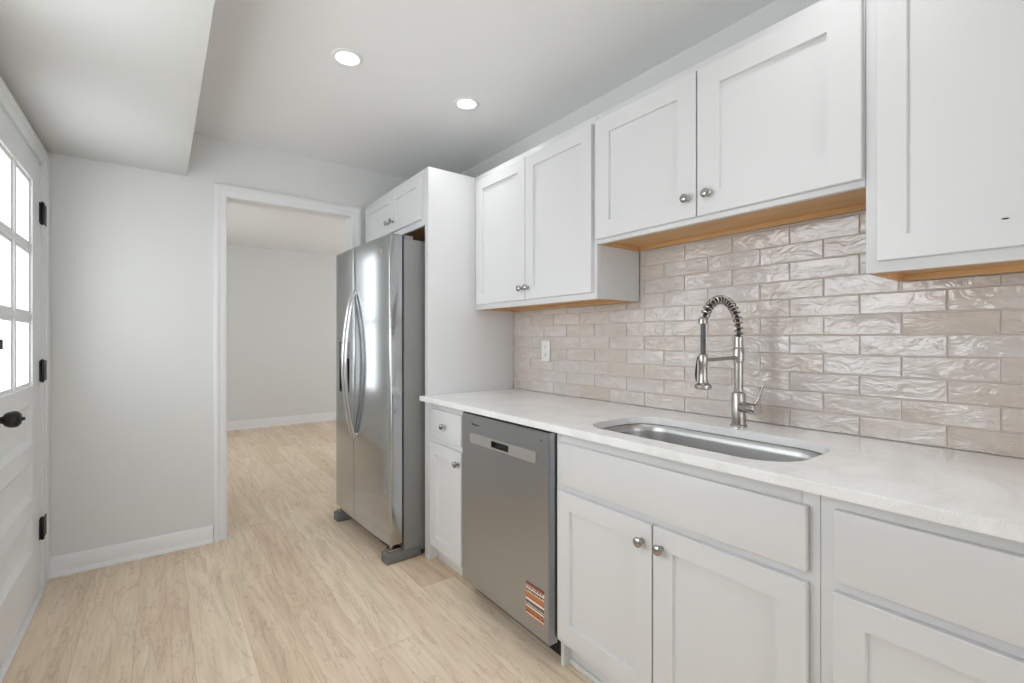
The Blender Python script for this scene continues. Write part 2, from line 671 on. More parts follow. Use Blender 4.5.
def baseboard(bm, p0, p1, face, h=0.083):
    """Profile: board, moulded top, quarter-round shoe. face = unit inward direction."""
    p0, p1, n = Vector(p0), Vector(p1), Vector(face)
    prof = [(0, 0), (0.026, 0), (0.026, 0.010), (0.021, 0.018), (0.014, 0.022), (0.014, h - 0.014), (0.009, h - 0.003), (0.006, h), (0, h)]
    la = [bm.verts.new(p0 + n * a + Vector((0, 0, b))) for a, b in prof]
    lb = [bm.verts.new(p1 + n * a + Vector((0, 0, b))) for a, b in prof]
    ring_faces(bm, la, lb)
    bm.faces.new(la)
    bm.faces.new(lb)


bm = bmesh.new()
baseboard(bm, (-0.449, YF, 0), (0.249, YF, 0), (0, -1, 0), 0.098)
structure('baseboard_back', bm, M['trim'])
bm = bmesh.new()
baseboard(bm, (NXL, NYF, 0), (NXR, NYF, 0), (0, -1, 0), 0.115)
structure('baseboard_next_room', bm, M['trim'])
bm = bmesh.new()
baseboard(bm, (XL, YB, 0), (XL, jy0 - 0.08, 0), (1, 0, 0), 0.098)
structure('baseboard_left', bm, M['trim'])


# casing and jamb lining of the doorway to the next room
def mitred_casing(bm, y, ny, x0, x1, z1, w):
    """Three-sided mitred casing round an opening in a wall of constant y; stepped profile."""
    prof = [(0.0, 0.0), (0.0, 0.008), (0.006, 0.012), (w * 0.52, 0.012), (w * 0.60, 0.016), (w * 0.9, 0.019), (w, 0.016), (w, 0.0)]
    st = []
    for (cx, cz, dx, dz) in ((x0, 0.0, -1, 0), (x0, z1, -1, 1), (x1, z1, 1, 1), (x1, 0.0, 1, 0)):
        st.append([bm.verts.new((cx + dx * a, y + ny * b, cz + dz * a)) for a, b in prof])
    for a, b in zip(st, st[1:]):
        ring_faces(bm, a, b)
    bm.faces.new(st[0])
    bm.faces.new(st[-1])


bm = bmesh.new()
mitred_casing(bm, YF, -1, OX0 + 0.002, OX1 - 0.002, OZ1 - 0.002, 0.066)
mitred_casing(bm, YF + 0.12, 1, OX0 + 0.002, OX1 - 0.002, OZ1 - 0.002, 0.066)
box(bm, OX0 - 0.012, OX0 + 0.004, YF - 0.001, YF + 0.121, 0, OZ1)
box(bm, OX1 - 0.004, OX1 + 0.012, YF - 0.001, YF + 0.121, 0, OZ1)
box(bm, OX0 - 0.012, OX1 + 0.012, YF - 0.001, YF + 0.121, OZ1 - 0.004, OZ1 + 0.012)
structure('trim_2', bm, M['trim'], 'white moulded casing round the open doorway')

# frame of the outside door: jamb, stop, casing
bm = bmesh.new()
for ya, yb in ((DY1 + 0.004, DY1 + 0.035), (DY0 - 0.035, DY0 - 0.004)):
    box(bm, XL - 0.07, XL + 0.004, ya, yb, 0, DZ1 + 0.03)
box(bm, XL - 0.07, XL + 0.004, DY0 - 0.035, DY1 + 0.035, DZ1 + 0.006, DZ1 + 0.03)
box(bm, XL - 0.002, -0.449, DY1 + 0.022, YF - 0.001, 0, 2.118, bev=0.003)
box(bm, XL - 0.002, -0.444, DY1 + 0.085, YF - 0.001, 0, 2.1175, bev=0.003)
box(bm, XL - 0.002, -0.449, DY0 - 0.022, DY1 + 0.03, DZ1 + 0.018, 2.118, bev=0.003)
box(bm, XL - 0.002, -0.444, DY0 - 0.10, DY1 + 0.10, DZ1 + 0.062, 2.1175, bev=0.003)
box(bm, XL - 0.002, -0.449, DY0 - 0.10, DY0 - 0.022, 0, 2.118, bev=0.003)
structure('trim_3', bm, M['trim'], 'white frame and casing of the outside door')
bm = bmesh.new()
box(bm, XL - 0.07, -0.441, DY0 - 0.03, DY1 + 0.12, 0.0, 0.016, bev=0.004)
structure('trim_4', bm, M['trim'], 'white threshold under the outside door')

# ------------------------------------------------------------------ outside door
door = bpy.data.objects.new('door_1', None)
COL.objects.link(door)
door.location = (-0.48, DY1, 0)
door['kind'] = 'structure'
door['label'] = 'white outside door with six glass lites over three panels'
WORLD[door.name] = Vector((-0.48, DY1, 0))
DXF, DXB = -0.458, -0.502


def door_leaf():
    bm = bmesh.new()
    gy0, gy1 = 2.372, 2.972
    zs = [(0.245, 0.412), (0.488, 0.655), (0.731, 0.912)]
    gz0, gz1 = 0.991, 1.915
    box(bm, DXB, DXF, DY0, gy0, 0.022, DZ1)
    box(bm, DXB, DXF, gy1, DY1, 0.022, DZ1)
    rails = [(0.022, zs[0][0]), (zs[0][1], zs[1][0]), (zs[1][1], zs[2][0]), (zs[2][1], gz0), (gz1, DZ1)]
    for a, b in rails:
        box(bm, DXB, DXF, gy0, gy1, a, b)
    # sunk panels with sloped sides
    for a, b in zs:
        L = []
        for x, ins in ((DXF, 0.0), (DXF - 0.004, 0.004), (DXF - 0.017, 0.030), (DXF - 0.018, 0.033)):
            L.append([bm.verts.new((x, gy0 + ins, a + ins)), bm.verts.new((x, gy1 - ins, a + ins)), bm.verts.new((x, gy1 - ins, b - ins)), bm.verts.new((x, gy0 + ins, b - ins))])
        for p, q in zip(L, L[1:]):
            ring_faces(bm, p, q)
        bm.faces.new(L[-1])
        box(bm, DXB + 0.004, DXB + 0.014, gy0, gy1, a, b)
    return bm, gy0, gy1, gz0, gz1


bm, gy0, gy1, gz0, gz1 = door_leaf()
obj('door_leaf', bm, M['trim'], door)
# glazing bars with beads
bm = bmesh.new()
mid = (gy0 + gy1) / 2
zr = [gz0 + (gz1 - gz0) * k / 3 for k in (1, 2)]
box(bm, DXB + 0.002, DXF - 0.002, mid - 0.012, mid + 0.012, gz0, gz1)
for z in zr:
    box(bm, DXB + 0.002, DXF - 0.0025, gy0, gy1, z - 0.011, z + 0.011)


def bead(bm, y0, y1, z0, z1, x, w=0.016, t=0.012):
    box(bm, x - t, x + t, y0, y0 + w, z0, z1)
    box(bm, x - t, x + t, y1 - w, y1, z0, z1)
    box(bm, x - t, x + t, y0 + w, y1 - w, z0, z0 + w)
    box(bm, x - t, x + t, y0 + w, y1 - w, z1 - w, z1)


cells = []
zz = [gz0] + zr + [gz1]
for ya, yb in ((gy0, mid), (mid, gy1)):
    for k in range(3):
        bead(bm, ya + (0.012 if ya == mid else 0), yb - (0.012 if yb == mid else 0),
             zz[k] + (0.011 if k else 0), zz[k + 1] - (0.011 if k < 2 else 0), (DXF + DXB) / 2)
        cells.append((ya, yb, zz[k], zz[k + 1]))
obj('muntin_grid', bm, M['trim'], door)
for ya, yb, za, zb in cells:
    obj('pane', bx((DXF + DXB) / 2 - 0.002, (DXF + DXB) / 2 + 0.002, ya + 0.013, yb - 0.013, za + 0.012, zb - 0.012), M['glass'], door)
for zc in (1.80, 1.05, 0.30):
    bm = bmesh.new()
    lathe(bm, [(0.001, -0.056), (0.006, -0.053), (0.0075, -0.049), (0.0075, 0.049), (0.006, 0.053), (0.001, 0.056)], (DXF + 0.008, DY1 + 0.004, zc), n=14)
    box(bm, DXF - 0.002, DXF + 0.003, DY1 - 0.020, DY1 + 0.001, zc - 0.048, zc + 0.048)
    box(bm, DXF - 0.002, DXF + 0.0125, DY1 + 0.006, DY1 + 0.078, zc - 0.048, zc + 0.048)
    obj('hinge', bm, M['iron'], door, label='black butt hinge')
KY = DY0 + 0.062
bm = bmesh.new()
lathe(bm, [(0.033, 0.0), (0.033, 0.005), (0.028, 0.009), (0.013, 0.011), (0.011, 0.030), (0.013, 0.036), (0.022, 0.042), (0.027, 0.052),
           (0.0285, 0.062), (0.026, 0.072), (0.018, 0.079), (0.007, 0.081), (0.006, 0.084), (0.005, 0.089), (0.001, 0.090)], (DXF, KY, 0.930), axis=(1, 0, 0), n=28)
obj('door_knob', bm, M['iron'], door, label='black round door knob')
bm = bmesh.new()
lathe(bm, [(0.030, 0.0), (0.030, 0.006), (0.024, 0.012), (0.008, 0.014), (0.007, 0.020)], (DXF, KY, 1.183), axis=(1, 0, 0), n=24)
box(bm, DXF + 0.018, DXF + 0.036, KY - 0.006, KY + 0.006, 1.166, 1.200, bev=0.002)
obj('thumb_turn', bm, M['iron'], door, label='black deadbolt thumb turn')

# ------------------------------------------------------------------ cabinets
XF = 1.165       # face of the base frames
XD = 1.145       # face of the base doors
CZ = 0.8715      # underside of the worktop


def knob(parent, x, y, z):
    bm = bmesh.new()
    lathe(bm, [(0.0085, 0.0), (0.0085, 0.003), (0.0055, 0.006), (0.005, 0.013), (0.008, 0.0165), (0.0145, 0.019), (0.0155, 0.022),
               (0.0145, 0.026), (0.010, 0.0295), (0.004, 0.031), (0.0005, 0.0312)], (x, y, z), axis=(-1, 0, 0), n=20)
    return obj('knob', bm, M['knob'], parent, label='round nickel knob')


def base_carcass(y0, y1):
    """Box with face frame, open toe space in front."""
    bm = bmesh.new()
    box(bm, XF, XW - 0.004, y0, y1, 0.102, CZ - 0.0015, bev=0.0012)
    box(bm, 1.245, XW - 0.004, y0 + 0.001, y1 - 0.001, 0.0, 0.104)
    return bm


# narrow one beside the refrigerator panel
c = empty('base_cabinet', 'narrow white base cabinet between the refrigerator panel and the dishwasher', 'cabinet', (1.46, 2.115, 0), group='white base cabinets')
obj('carcass', base_carcass(1.915, 2.314), M['cab'], c)
d = obj('drawer', slab(XD, 0.0195, 1.936, 2.258, 0.685, 0.835), M['cab'], c)
knob(d, XD, 2.094, 0.762)
d = obj('door', shaker(XD, 0.0195, 1.936, 2.258, 0.112, 0.657, 0.062, 0.060), M['cab'], c)
knob(d, XD, 1.958, 0.602)
obj('toe_kick', bx(1.222, 1.2445, 1.905, 2.314, 0.0, 0.101, bev=0.002), M['kick'], c)
# under the sink
c = empty('base_cabinet', 'white base cabinet with two knobbed doors under the stainless sink', 'cabinet', (1.46, 0.85, 0), group='white base cabinets')
bm = bmesh.new()
y0, y1 = 0.4225, 1.281
box(bm, XF, XF + 0.019, y0, y0 + 0.035, 0.102, CZ - 0.0015, bev=0.0012)
box(bm, XF, XF + 0.019, y1 - 0.035, y1, 0.102, CZ - 0.0015, bev=0.0012)
for za, zb in ((0.102, 0.14), (0.65, 0.69), (0.822, CZ - 0.0015)):
    box(bm, XF + 0.0002, XF + 0.019, y0 + 0.035, y1 - 0.035, za, zb)
box(bm, XF + 0.019, XW - 0.004, y0 + 0.0005, y0 + 0.016, 0.0, CZ - 0.002)
box(bm, XF + 0.019, XW - 0.004, y1 - 0.016, y1 - 0.0005, 0.0, CZ - 0.002)
box(bm, XF + 0.019, XW - 0.020, y0 + 0.016, y1 - 0.016, 0.102, 0.118)
box(bm, XW - 0.020, XW - 0.004, y0 + 0.016, y1 - 0.016, 0.0, CZ - 0.002)
obj('carcass', bm, M['cab'], c)
obj('false_drawer_front', slab(XD, 0.0195, 0.444, 1.2575, 0.683, 0.830), M['cab'], c)
d = obj('door', shaker(XD, 0.0195, 0.853, 1.2575, 0.132, 0.658, 0.063, 0.044 + 0.018), M['cab'], c)
knob(d, XD, 0.885, 0.603)
d = obj('door', shaker(XD, 0.0195, 0.444, 0.848, 0.132, 0.658, 0.066, 0.062), M['cab'], c)
knob(d, XD, 0.818, 0.603)
bm = bx(1.222, 1.2445, 0.4225, 1.272, 0.0, 0.101, bev=0.002)
box(bm, 1.210, 1.2225, 0.4225, 1.272, 0.0, 0.020, bev=0.004)
obj('toe_kick', bm, M['kick'], c)
# past the seam
c = empty('base_cabinet', 'white base cabinet with a wide drawer, past the seam beside the sink cabinet', 'cabinet', (1.46, -0.03, 0), group='white base cabinets')
obj('carcass', base_carcass(-0.49, 0.4215), M['cab'], c)
obj('drawer', slab(XD, 0.0195, -0.465, 0.391, 0.687, 0.838), M['cab'], c)
obj('door', shaker(XD, 0.0195, -0.036, 0.393, 0.132, 0.662, 0.060, 0.058), M['cab'], c)
obj('door', shaker(XD, 0.0195, -0.465, -0.041, 0.132, 0.662, 0.060, 0.058), M['cab'], c)
obj('toe_kick', bx(1.222, 1.2445, -0.49, 0.4215, 0.0, 0.101, bev=0.002), M['kick'], c)

# tall refrigerator end panel
tp = bmesh.new()
box(tp, XF, XW - 0.004, 2.3155, 2.3575, 0.0, 2.139, bev=0.0015)
obj('tall_end_panel', tp, M['cab'], label='tall white end panel standing between refrigerator and worktop', cat='panel')


def wall_carcass(xf, y0, y1, z0, z1, lip=0.017):
    """Cabinet box whose birch underside sits up inside the lower edge; index 0 paint, 1 birch, 2 side laminate."""
    bm = bmesh.new()
    x1 = XW - 0.010
    t = 0.016
    box(bm, xf, xf + 0.019, y0, y1, z0, z1, bev=0.0012, mi=0)                       # face frame
    for ya in (y0, y1 - t):                                                          # sides, birch ply edge below
        box(bm, xf + 0.0195, x1, ya, ya + t, z0 + 0.0008, z1, mi=2)
        box(bm, xf + 0.0195, x1, ya + 0.0006, ya + t, z0, z0 + 0.0007, mi=1)
        yi = ya + t if ya == y0 else ya - 0.0008
        box(bm, xf + 0.0195, x1 - 0.016, yi, yi + 0.0008, z0 + 0.0002, z0 + lip, mi=1)
    box(bm, xf + 0.0195, x1 - 0.016, y0 + t, y1 - t, z0 + lip, z0 + lip + 0.012, mi=1)   # underside
    box(bm, x1 - 0.0155, x1, y0 + t, y1 - t, z0 + 0.0005, z0 + 0.060, mi=1)          # hanging rail
    box(bm, xf + 0.0192, xf + 0.0200, y0 + t, y1 - t, z0 + 0.0008, z0 + lip, mi=1)   # back of the frame rail
    box(bm, x1 - 0.010, x1, y0 + t, y1 - t, z0 + 0.060, z1 - 0.001, mi=0)
    box(bm, xf + 0.0195, x1, y0 + t, y1 - t, z1 - 0.016, z1, mi=0)
    return bm


CM = [M['cab'], M['wood'], M['lam']]
XU, XUD = 1.465, 1.445
ZT = 2.139
c = empty('wall_cabinet', 'tall white two-door wall cabinet between the refrigerator panel and the short cabinet', 'cabinet', (1.60, 1.83, 1.369), group='white wall cabinets')
obj('carcass', wall_carcass(XU, 1.3639, 2.3145, 1.3701, ZT), CM, c)
d = obj('door', shaker(XUD, 0.0195, 1.8275, 2.2715, 1.3973, 2.1032, 0.062, 0.060), M['cab'], c)
knob(d, XUD, 1.8507, 1.4538)
d = obj('door', shaker(XUD, 0.0195, 1.3795, 1.8235, 1.3973, 2.1032, 0.062, 0.060), M['cab'], c)
knob(d, XUD, 1.8004, 1.4538)
c = empty('wall_cabinet', 'short white two-door wall cabinet hanging highest, above the faucet', 'cabinet', (1.60, 0.89, 1.595), group='white wall cabinets')
obj('carcass', wall_carcass(XU, 0.4275, 1.3629, 1.5978, ZT), CM, c)
d = obj('door', shaker(XUD, 0.0195, 0.8982, 1.3553, 1.6139, 2.1072, 0.074, 0.070), M['cab'], c)
knob(d, XUD, 0.9280, 1.6785)
d = obj('door', shaker(XUD, 0.0195, 0.4309, 0.8931, 1.6139, 2.1072, 0.080, 0.076), M['cab'], c)
knob(d, XUD, 0.8520, 1.6785)
c = empty('wall_cabinet', 'knobless white wall cabinet hanging low at the end away from the refrigerator', 'cabinet', (1.60, 0.04, 1.369), group='white wall cabinets')
obj('carcass', wall_carcass(XU, -0.3424, 0.4264, 1.3701, ZT), CM, c)
d = obj('door', shaker(XUD, 0.0195, 0.0453, 0.3988, 1.3973, 2.1032, 0.061, 0.060), M['cab'], c)
nb = bmesh.new()
nb_l = [nb.verts.new((XUD + 0.0062 + 0.001 * (i % 2), 0.1737 + 0.006 * math.cos(a), 1.4592 + 0.0014 * math.sin(a))) for i, a in enumerate([2 * PI * k / 10 for k in range(10)])]
nb_t = [nb.verts.new(v.co + Vector((0.0024, 0, 0))) for v in nb_l]
ring_faces(nb, nb_l, nb_t)
nb.faces.new(nb_l)
nb.faces.new(nb_t)
obj('nick', nb, M['dark_slot'], d, label='tiny dark chip at the lower panel edge')
obj('door', shaker(XUD, 0.0195, -0.3171, 0.0403, 1.3973, 2.1032, 0.061, 0.060), M['cab'], c)

c = empty('wall_cabinet', 'small white two-door cabinet over the refrigerator beside the doorway', 'cabinet', (1.46, 2.82, 1.829), group='white wall cabinets')
obj('carcass', wall_carcass(XF, 2.3585, 3.289, 1.829, 2.139, lip=0.017), CM, c)
d = obj('door', shaker(XD, 0.0195, 2.769, 3.240, 1.862, 2.100, 0.058, 0.048), M['cab'], c)
knob(d, XD, 2.822, 1.922)
d = obj('door', shaker(XD, 0.0195, 2.376, 2.765, 1.862, 2.100, 0.058, 0.048), M['cab'], c)
knob(d, XD, 2.748, 1.922)

# ------------------------------------------------------------------ worktop, sink
SX0, SX1, SY0, SY1, SRAD = 1.192, 1.541, 0.502, 1.192, 0.115
WX0, WX1, WY0, WY1 = 1.112, XW - 0.0095, -0.50, 2.3145
ZTOP = 0.8976
bm = bmesh.new()
outer = [(WX0, WY0), (WX1, WY0), (WX1, WY1), (WX0, WY1)]
inner = rrect(SX0, SX1, SY0, SY1, SRAD, 10)
vo = [bm.verts.new((x, y, ZTOP)) for x, y in outer]
vi = [bm.verts.new((x, y, ZTOP)) for x, y in inner]
es = [bm.edges.new((vo[i], vo[(i + 1) % 4])) for i in range(4)] + [bm.edges.new((vi[i], vi[(i + 1) % len(vi)])) for i in range(len(vi))]
bmesh.ops.triangle_fill(bm, use_beauty=True, edges=es)
top_faces = bm.faces[:]
r = bmesh.ops.extrude_face_region(bm, geom=top_faces)
bmesh.ops.translate(bm, verts=[v for v in r['geom'] if isinstance(v, bmesh.types.BMVert)], vec=(0, 0, -(ZTOP - CZ)))
bmesh.ops.recalc_face_normals(bm, faces=bm.faces[:])
sharp = [e for e in bm.edges if len(e.link_faces) == 2 and e.calc_face_angle(0) > 1.2 and abs(e.verts[0].co.z - e.verts[1].co.z) < 1e-5]
bmesh.ops.bevel(bm, geom=sharp, offset=0.002, segments=2, affect='EDGES')
obj('worktop', bm, M['quartz'], label='white quartz worktop with an oval-cornered sink cutout', cat='countertop')

sk = empty('sink', 'undermount stainless steel sink set into the white worktop', 'sink', (1.3690, 0.8345, 0.66))
bm = bmesh.new()
loops = []
e = 0.004
zl = ZTOP - 0.030
prof = [(-0.022, CZ - 0.0035), (-0.022, CZ - 0.0012), (e * 0 - 0.003, CZ - 0.0012), (0.001, CZ - 0.004), (0.004, CZ - 0.03), (0.010, 0.715), (0.016, 0.696), (0.030, 0.683), (0.055, 0.679)]
for ins, z in prof:
    rr = max(0.03, SRAD - ins)
    loops.append([bm.verts.new((x, y, z)) for x, y in rrect(SX0 + ins, SX1 - ins, SY0 + ins, SY1 - ins, rr, 10)])
for a, b in zip(loops, loops[1:]):
    ring_faces(bm, a, b)
cv = bm.verts.new(((SX0 + SX1) / 2, (SY0 + SY1) / 2, 0.675))
n = len(loops[-1])
for i in range(n):
    bm.faces.new((loops[-1][i], loops[-1][(i + 1) % n], cv))
obj('basin', bm, M['steel_sink'], sk, ang=50)
bm = bmesh.new()
lathe(bm, [(0.055, 0.0), (0.055, 0.003), (0.046, 0.0045), (0.040, 0.001), (0.012, 0.0005), (0.010, 0.004), (0.0005, 0.005)], ((SX0 + SX1) / 2, (SY0 + SY1) / 2, 0.6762), n=28)
obj('drain', bm, M['nickel'], sk)

# ------------------------------------------------------------------ backsplash
random.seed(7)
ROW, LEN, GAP = 0.0632, 0.2035, 0.0024
ZONES = [(1.3630, 2.3135, ZTOP + 0.001, 1.3690), (0.4268, 1.3630, ZTOP + 0.001, 1.5965), (-0.50, 0.4268, ZTOP + 0.001, 1.3690)]
tiles = bmesh.new()
XT = XW - 0.0075


def tile(bm, y0, y1, z0, z1):
    tl = [random.uniform(-0.0010, 0.0010) for _ in range(4)]
    e = 0.0022
    ps = [(y0, z0), (y1, z0), (y1, z1), (y0, z1)]
    pin = [(y0 + e, z0 + e), (y1 - e, z0 + e), (y1 - e, z1 - e), (y0 + e, z1 - e)]
    back = [bm.verts.new((XW - 0.0012, y, z)) for y, z in ps]
    edge = [bm.verts.new((XT + 0.0016, y, z)) for y, z in ps]
    face = [bm.verts.new((XT + tl[k], pin[k][0], pin[k][1])) for k in range(4)]
    ring_faces(bm, back, edge)
    ring_faces(bm, edge, face)
    bm.faces.new(face)
    bm.faces.new(back)


for k in range(0, 12):
    za, zb = 0.8976 + k * ROW + GAP / 2, 0.8976 + (k + 1) * ROW - GAP / 2
    off = 0.217 if k % 2 else 0.3205
    for j in range(-6, 13):
        ya, yb = off + j * LEN + GAP / 2, off + (j + 1) * LEN - GAP / 2
        for y0, y1, z0, z1 in ZONES:
            a, b, cc, dd = max(ya, y0 + 0.001), min(yb, y1 - 0.001), max(za, z0), min(zb, z1)
            # a tile crossing into the tall middle zone is one tile where both zones reach it
            if z1 < 1.5:
                if y0 > 1.3 and ya < y0:
                    if dd <= z1 and zb <= 1.3690:
                        continue
                if y0 < 0 and yb > y1:
                    if zb <= 1.3690:
                        continue
            elif zb <= 1.3690:
                a, b = max(ya, -0.50), min(yb, 2.3125)
                if not (yb > y0 and ya < y1):
                    continue
            if b - a > 0.008 and dd - cc > 0.006:
                tile(tiles, a, b, cc, dd)
bs = empty('backsplash', 'glossy cream tile backsplash in running bond behind the worktop', 'backsplash', (1.755, 0.9, ZTOP))
obj('tiles', tiles, M['tile'], bs, ang=20)
bm = bmesh.new()
for y0, y1, z0, z1 in ZONES:
    box(bm, XW - 0.0038, XW - 0.0004, y0, y1, z0, z1)
obj('grout', bm, M['grout'], bs)

# wall outlet on the tiles
ot = empty('outlet', 'white duplex wall outlet on the cream tiles near the refrigerator panel', 'outlet', (XW - 0.010, 2.008, 1.134))
XO = XW - 0.0102
obj('cover_plate', bx(XO - 0.005, XO, 1.972, 2.044, 1.075, 1.193, bev=0.002), M['white_plastic'], ot)
for zc in (1.156, 1.112):
    bm = bmesh.new()
    lathe(bm, [(0.0165, 0.0), (0.0165, 0.0022), (0.0155, 0.003), (0.0005, 0.003)], (XO - 0.0045, 2.008, zc), axis=(-1, 0, 0), n=20)
    r_ = obj('receptacle', bm, M['white_plastic'], ot)
    bm = bmesh.new()
    for yo in (-0.006, 0.006):
        box(bm, XO - 0.0082, XO - 0.0072, 2.008 + yo - 0.0012, 2.008 + yo + 0.0012, zc - 0.001, zc + 0.008)
    lathe(bm, [(0.0024, 0.0), (0.0024, 0.001)], (XO - 0.0072, 2.008, zc - 0.008), axis=(-1, 0, 0), n=10)
    obj('slots', bm, M['dark_slot'], r_)

# ------------------------------------------------------------------ faucet
FX, FY = 1.605, 0.834
ft = empty('faucet', 'brushed nickel spring-neck kitchen faucet standing behind the sink', 'faucet', (FX, FY, ZTOP))
bm = bmesh.new()
z0 = ZTOP + 0.0005
lathe(bm, [(0.0275, 0.0), (0.0275, 0.006), (0.0230, 0.009), (0.0225, 0.030), (0.0225, 0.113), (0.0205, 0.118), (0.0145, 0.121)], (FX, FY, z0), n=32)
obj('base_body', bm, M['nickel'], ft)
bm = bmesh.new()
lathe(bm, [(0.0148, 0.115), (0.0148, 0.222), (0.0175, 0.224), (0.0182, 0.228), (0.0182, 0.268), (0.0165, 0.272), (0.0148, 0.274), (0.0148, 0.310), (0.013, 0.312)], (FX, FY, z0), n=28)
obj('column', bm, M['nickel'], ft)
# arc of the hose
path = [Vector((FX, FY, 1.200 + 0.003 * k)) for k in range(11)]
CXa, RX, RZ, CZa = FX - 0.1105, 0.1105, 0.099, 1.233
for k in range(1, 61):
    a = math.radians(3.0 * k)
    path.append(Vector((CXa + RX * math.cos(a), FY, CZa + RZ * math.sin(a))))
cut = [p for p in path if not (p.x < CXa and p.z < 1.272)]
bm = bmesh.new()
tube(bm, cut, 0.0062, 12)
obj('arched_hose', bm, M['rubber'], ft)
# coil
seg = [0.0]
for a, b in zip(cut, cut[1:]):
    seg.append(seg[-1] + (b - a).length)
tot = seg[-1]


def along(s):
    for i in range(len(seg) - 1):
        if s <= seg[i + 1]:
            f = (s - seg[i]) / max(1e-9, seg[i + 1] - seg[i])
            return cut[i].lerp(cut[i + 1], f), (cut[i + 1] - cut[i]).normalized()
    return cut[-1], (cut[-1] - cut[-2]).normalized()


turns = 17
hp = []
N = turns * 14
for i in range(N + 1):
    s = 0.008 + (tot - 0.010) * i / N
    p, tdir = along(s)
    bvec = Vector((0, 1, 0))
    nvec = tdir.cross(bvec).normalized()
    a = 2 * PI * turns * i / N
    hp.append(p + 0.0132 * (math.cos(a) * nvec + math.sin(a) * bvec))
bm = bmesh.new()
tube(bm, hp, 0.0027, 8)
obj('coil_spring', bm, M['nickel'], ft)
HX = CXa - RX
bm = bmesh.new()
lathe(bm, [(0.010, 0.0), (0.0145, 0.002), (0.0145, 0.018), (0.013, 0.021), (0.010, 0.022)], (HX, FY, 1.248), n=20)
obj('hose_collar', bm, M['nickel'], ft)
bm = bmesh.new()
lathe(bm, [(0.0078, 0.0), (0.0078, 0.115)], (HX, FY, 1.137), n=16)
obj('spray_hose', bm, M['hose'], ft)
bm = bmesh.new()
lathe(bm, [(0.023, 0.0), (0.0255, 0.003), (0.0255, 0.013), (0.0160, 0.020), (0.0132, 0.032), (0.0132, 0.075), (0.0145, 0.078), (0.0145, 0.104), (0.0125, 0.110), (0.008, 0.112)], (HX, FY, 1.042), n=28)
sp = obj('spray_head', bm, M['nickel'], ft)
bm = bmesh.new()
tube(bm, [(HX - 0.013, FY + 0.010, 1.145), (HX - 0.0165, FY + 0.012, 1.130), (HX - 0.0175, FY + 0.013, 1.106), (HX - 0.0185, FY + 0.0135, 1.085), (HX - 0.0175, FY + 0.013, 1.066)], [0.0016, 0.0018, 0.003, 0.0036, 0.0018], 10)
obj('spray_trigger', bm, M['rubber'], sp, label='dark spray trigger')
bm = bmesh.new()
tube(bm, [(HX + 0.012, FY, 1.133), (FX - 0.012, FY, 1.137)], 0.0058, 14)
obj('docking_arm', bm, M['nickel'], ft)
bm = bmesh.new()
HZ = 0.968
ax = Vector((-0.38, -0.925, 0)).normalized()
lathe(bm, [(0.0175, 0.012), (0.0180, 0.014), (0.0180, 0.052), (0.0168, 0.053), (0.0168, 0.056), (0.0188, 0.057), (0.0188, 0.086), (0.0176, 0.0885), (0.0005, 0.089)], (FX, FY, HZ), axis=ax, n=28)
hd = obj('handle', bm, M['nickel'], ft)
bm = bmesh.new()
p0 = Vector((FX, FY, HZ)) + ax * 0.072
tube(bm, [p0 + Vector((0, 0, 0.012)), p0 + Vector((0.004, -0.012, 0.034)), p0 + Vector((0.008, -0.026, 0.080))], [0.0042, 0.0040, 0.0036], 12)
obj('lever', bm, M['nickel'], hd)

# ------------------------------------------------------------------ dishwasher
DW0, DW1 = 1.288, 1.902
XDW = 1.131
dw = empty('dishwasher', 'stainless steel dishwasher with an orange sticker between white base cabinets', 'dishwasher', (1.44, 1.595, 0))
obj('tub_cabinet', bx(1.176, 1.70, DW0 + 0.004, DW1 - 0.004, 0.10, 0.862), M['black'], dw)
obj('toe_panel', bx(1.212, 1.230, 1.283, DW1 - 0.0, 0.002, 0.10), M['black'], dw)
bm = bmesh.new()
# door skin with a pocket opening
PY0, PY1, PZ0, PZ1 = 1.531, 1.661, 0.739, 0.7695
z_lo, z_hi = 0.083, 0.8575
ys = [DW0, PY0, PY1, DW1]
zs_ = [z_lo, PZ0, PZ1, z_hi]
g = [[bm.verts.new((XDW, y, z)) for z in zs_] for y in ys]
for i in range(3):
    for j in range(3):
        if i == 1 and j == 1:
            continue
        bm.faces.new((g[i][j], g[i + 1][j], g[i + 1][j + 1], g[i][j + 1]))
pk = [g[1][1], g[2][1], g[2][2], g[1][2]]
pb = [bm.verts.new(v.co + Vector((0.026, 0, 0.0))) for v in pk]
ring_faces(bm, pk, pb)
bm.faces.new(pb)
oo = [g[0][0], g[1][0], g[2][0], g[3][0], g[3][1], g[3][2], g[3][3], g[2][3], g[1][3], g[0][3], g[0][2], g[0][1]]
ob = [bm.verts.new(v.co + Vector((0.042, 0, 0))) for v in oo]
ring_faces(bm, oo, ob)
bm.faces.new(ob)
bmesh.ops.recalc_face_normals(bm, faces=bm.faces[:])
rim = [e for e in bm.edges if all(v in oo for v in e.verts) and e.calc_face_angle(0) > 1]
bmesh.ops.bevel(bm, geom=rim, offset=0.003, segments=3, affect='EDGES')
dd = obj('door', bm, M['steel_dw'], dw)
obj('top_edge_strip', bx(XDW + 0.004, XDW + 0.0415, DW0 + 0.002, DW1 - 0.002, 0.8576, 0.8615), M['black'], dd, label='black strip along the top edge of the door')
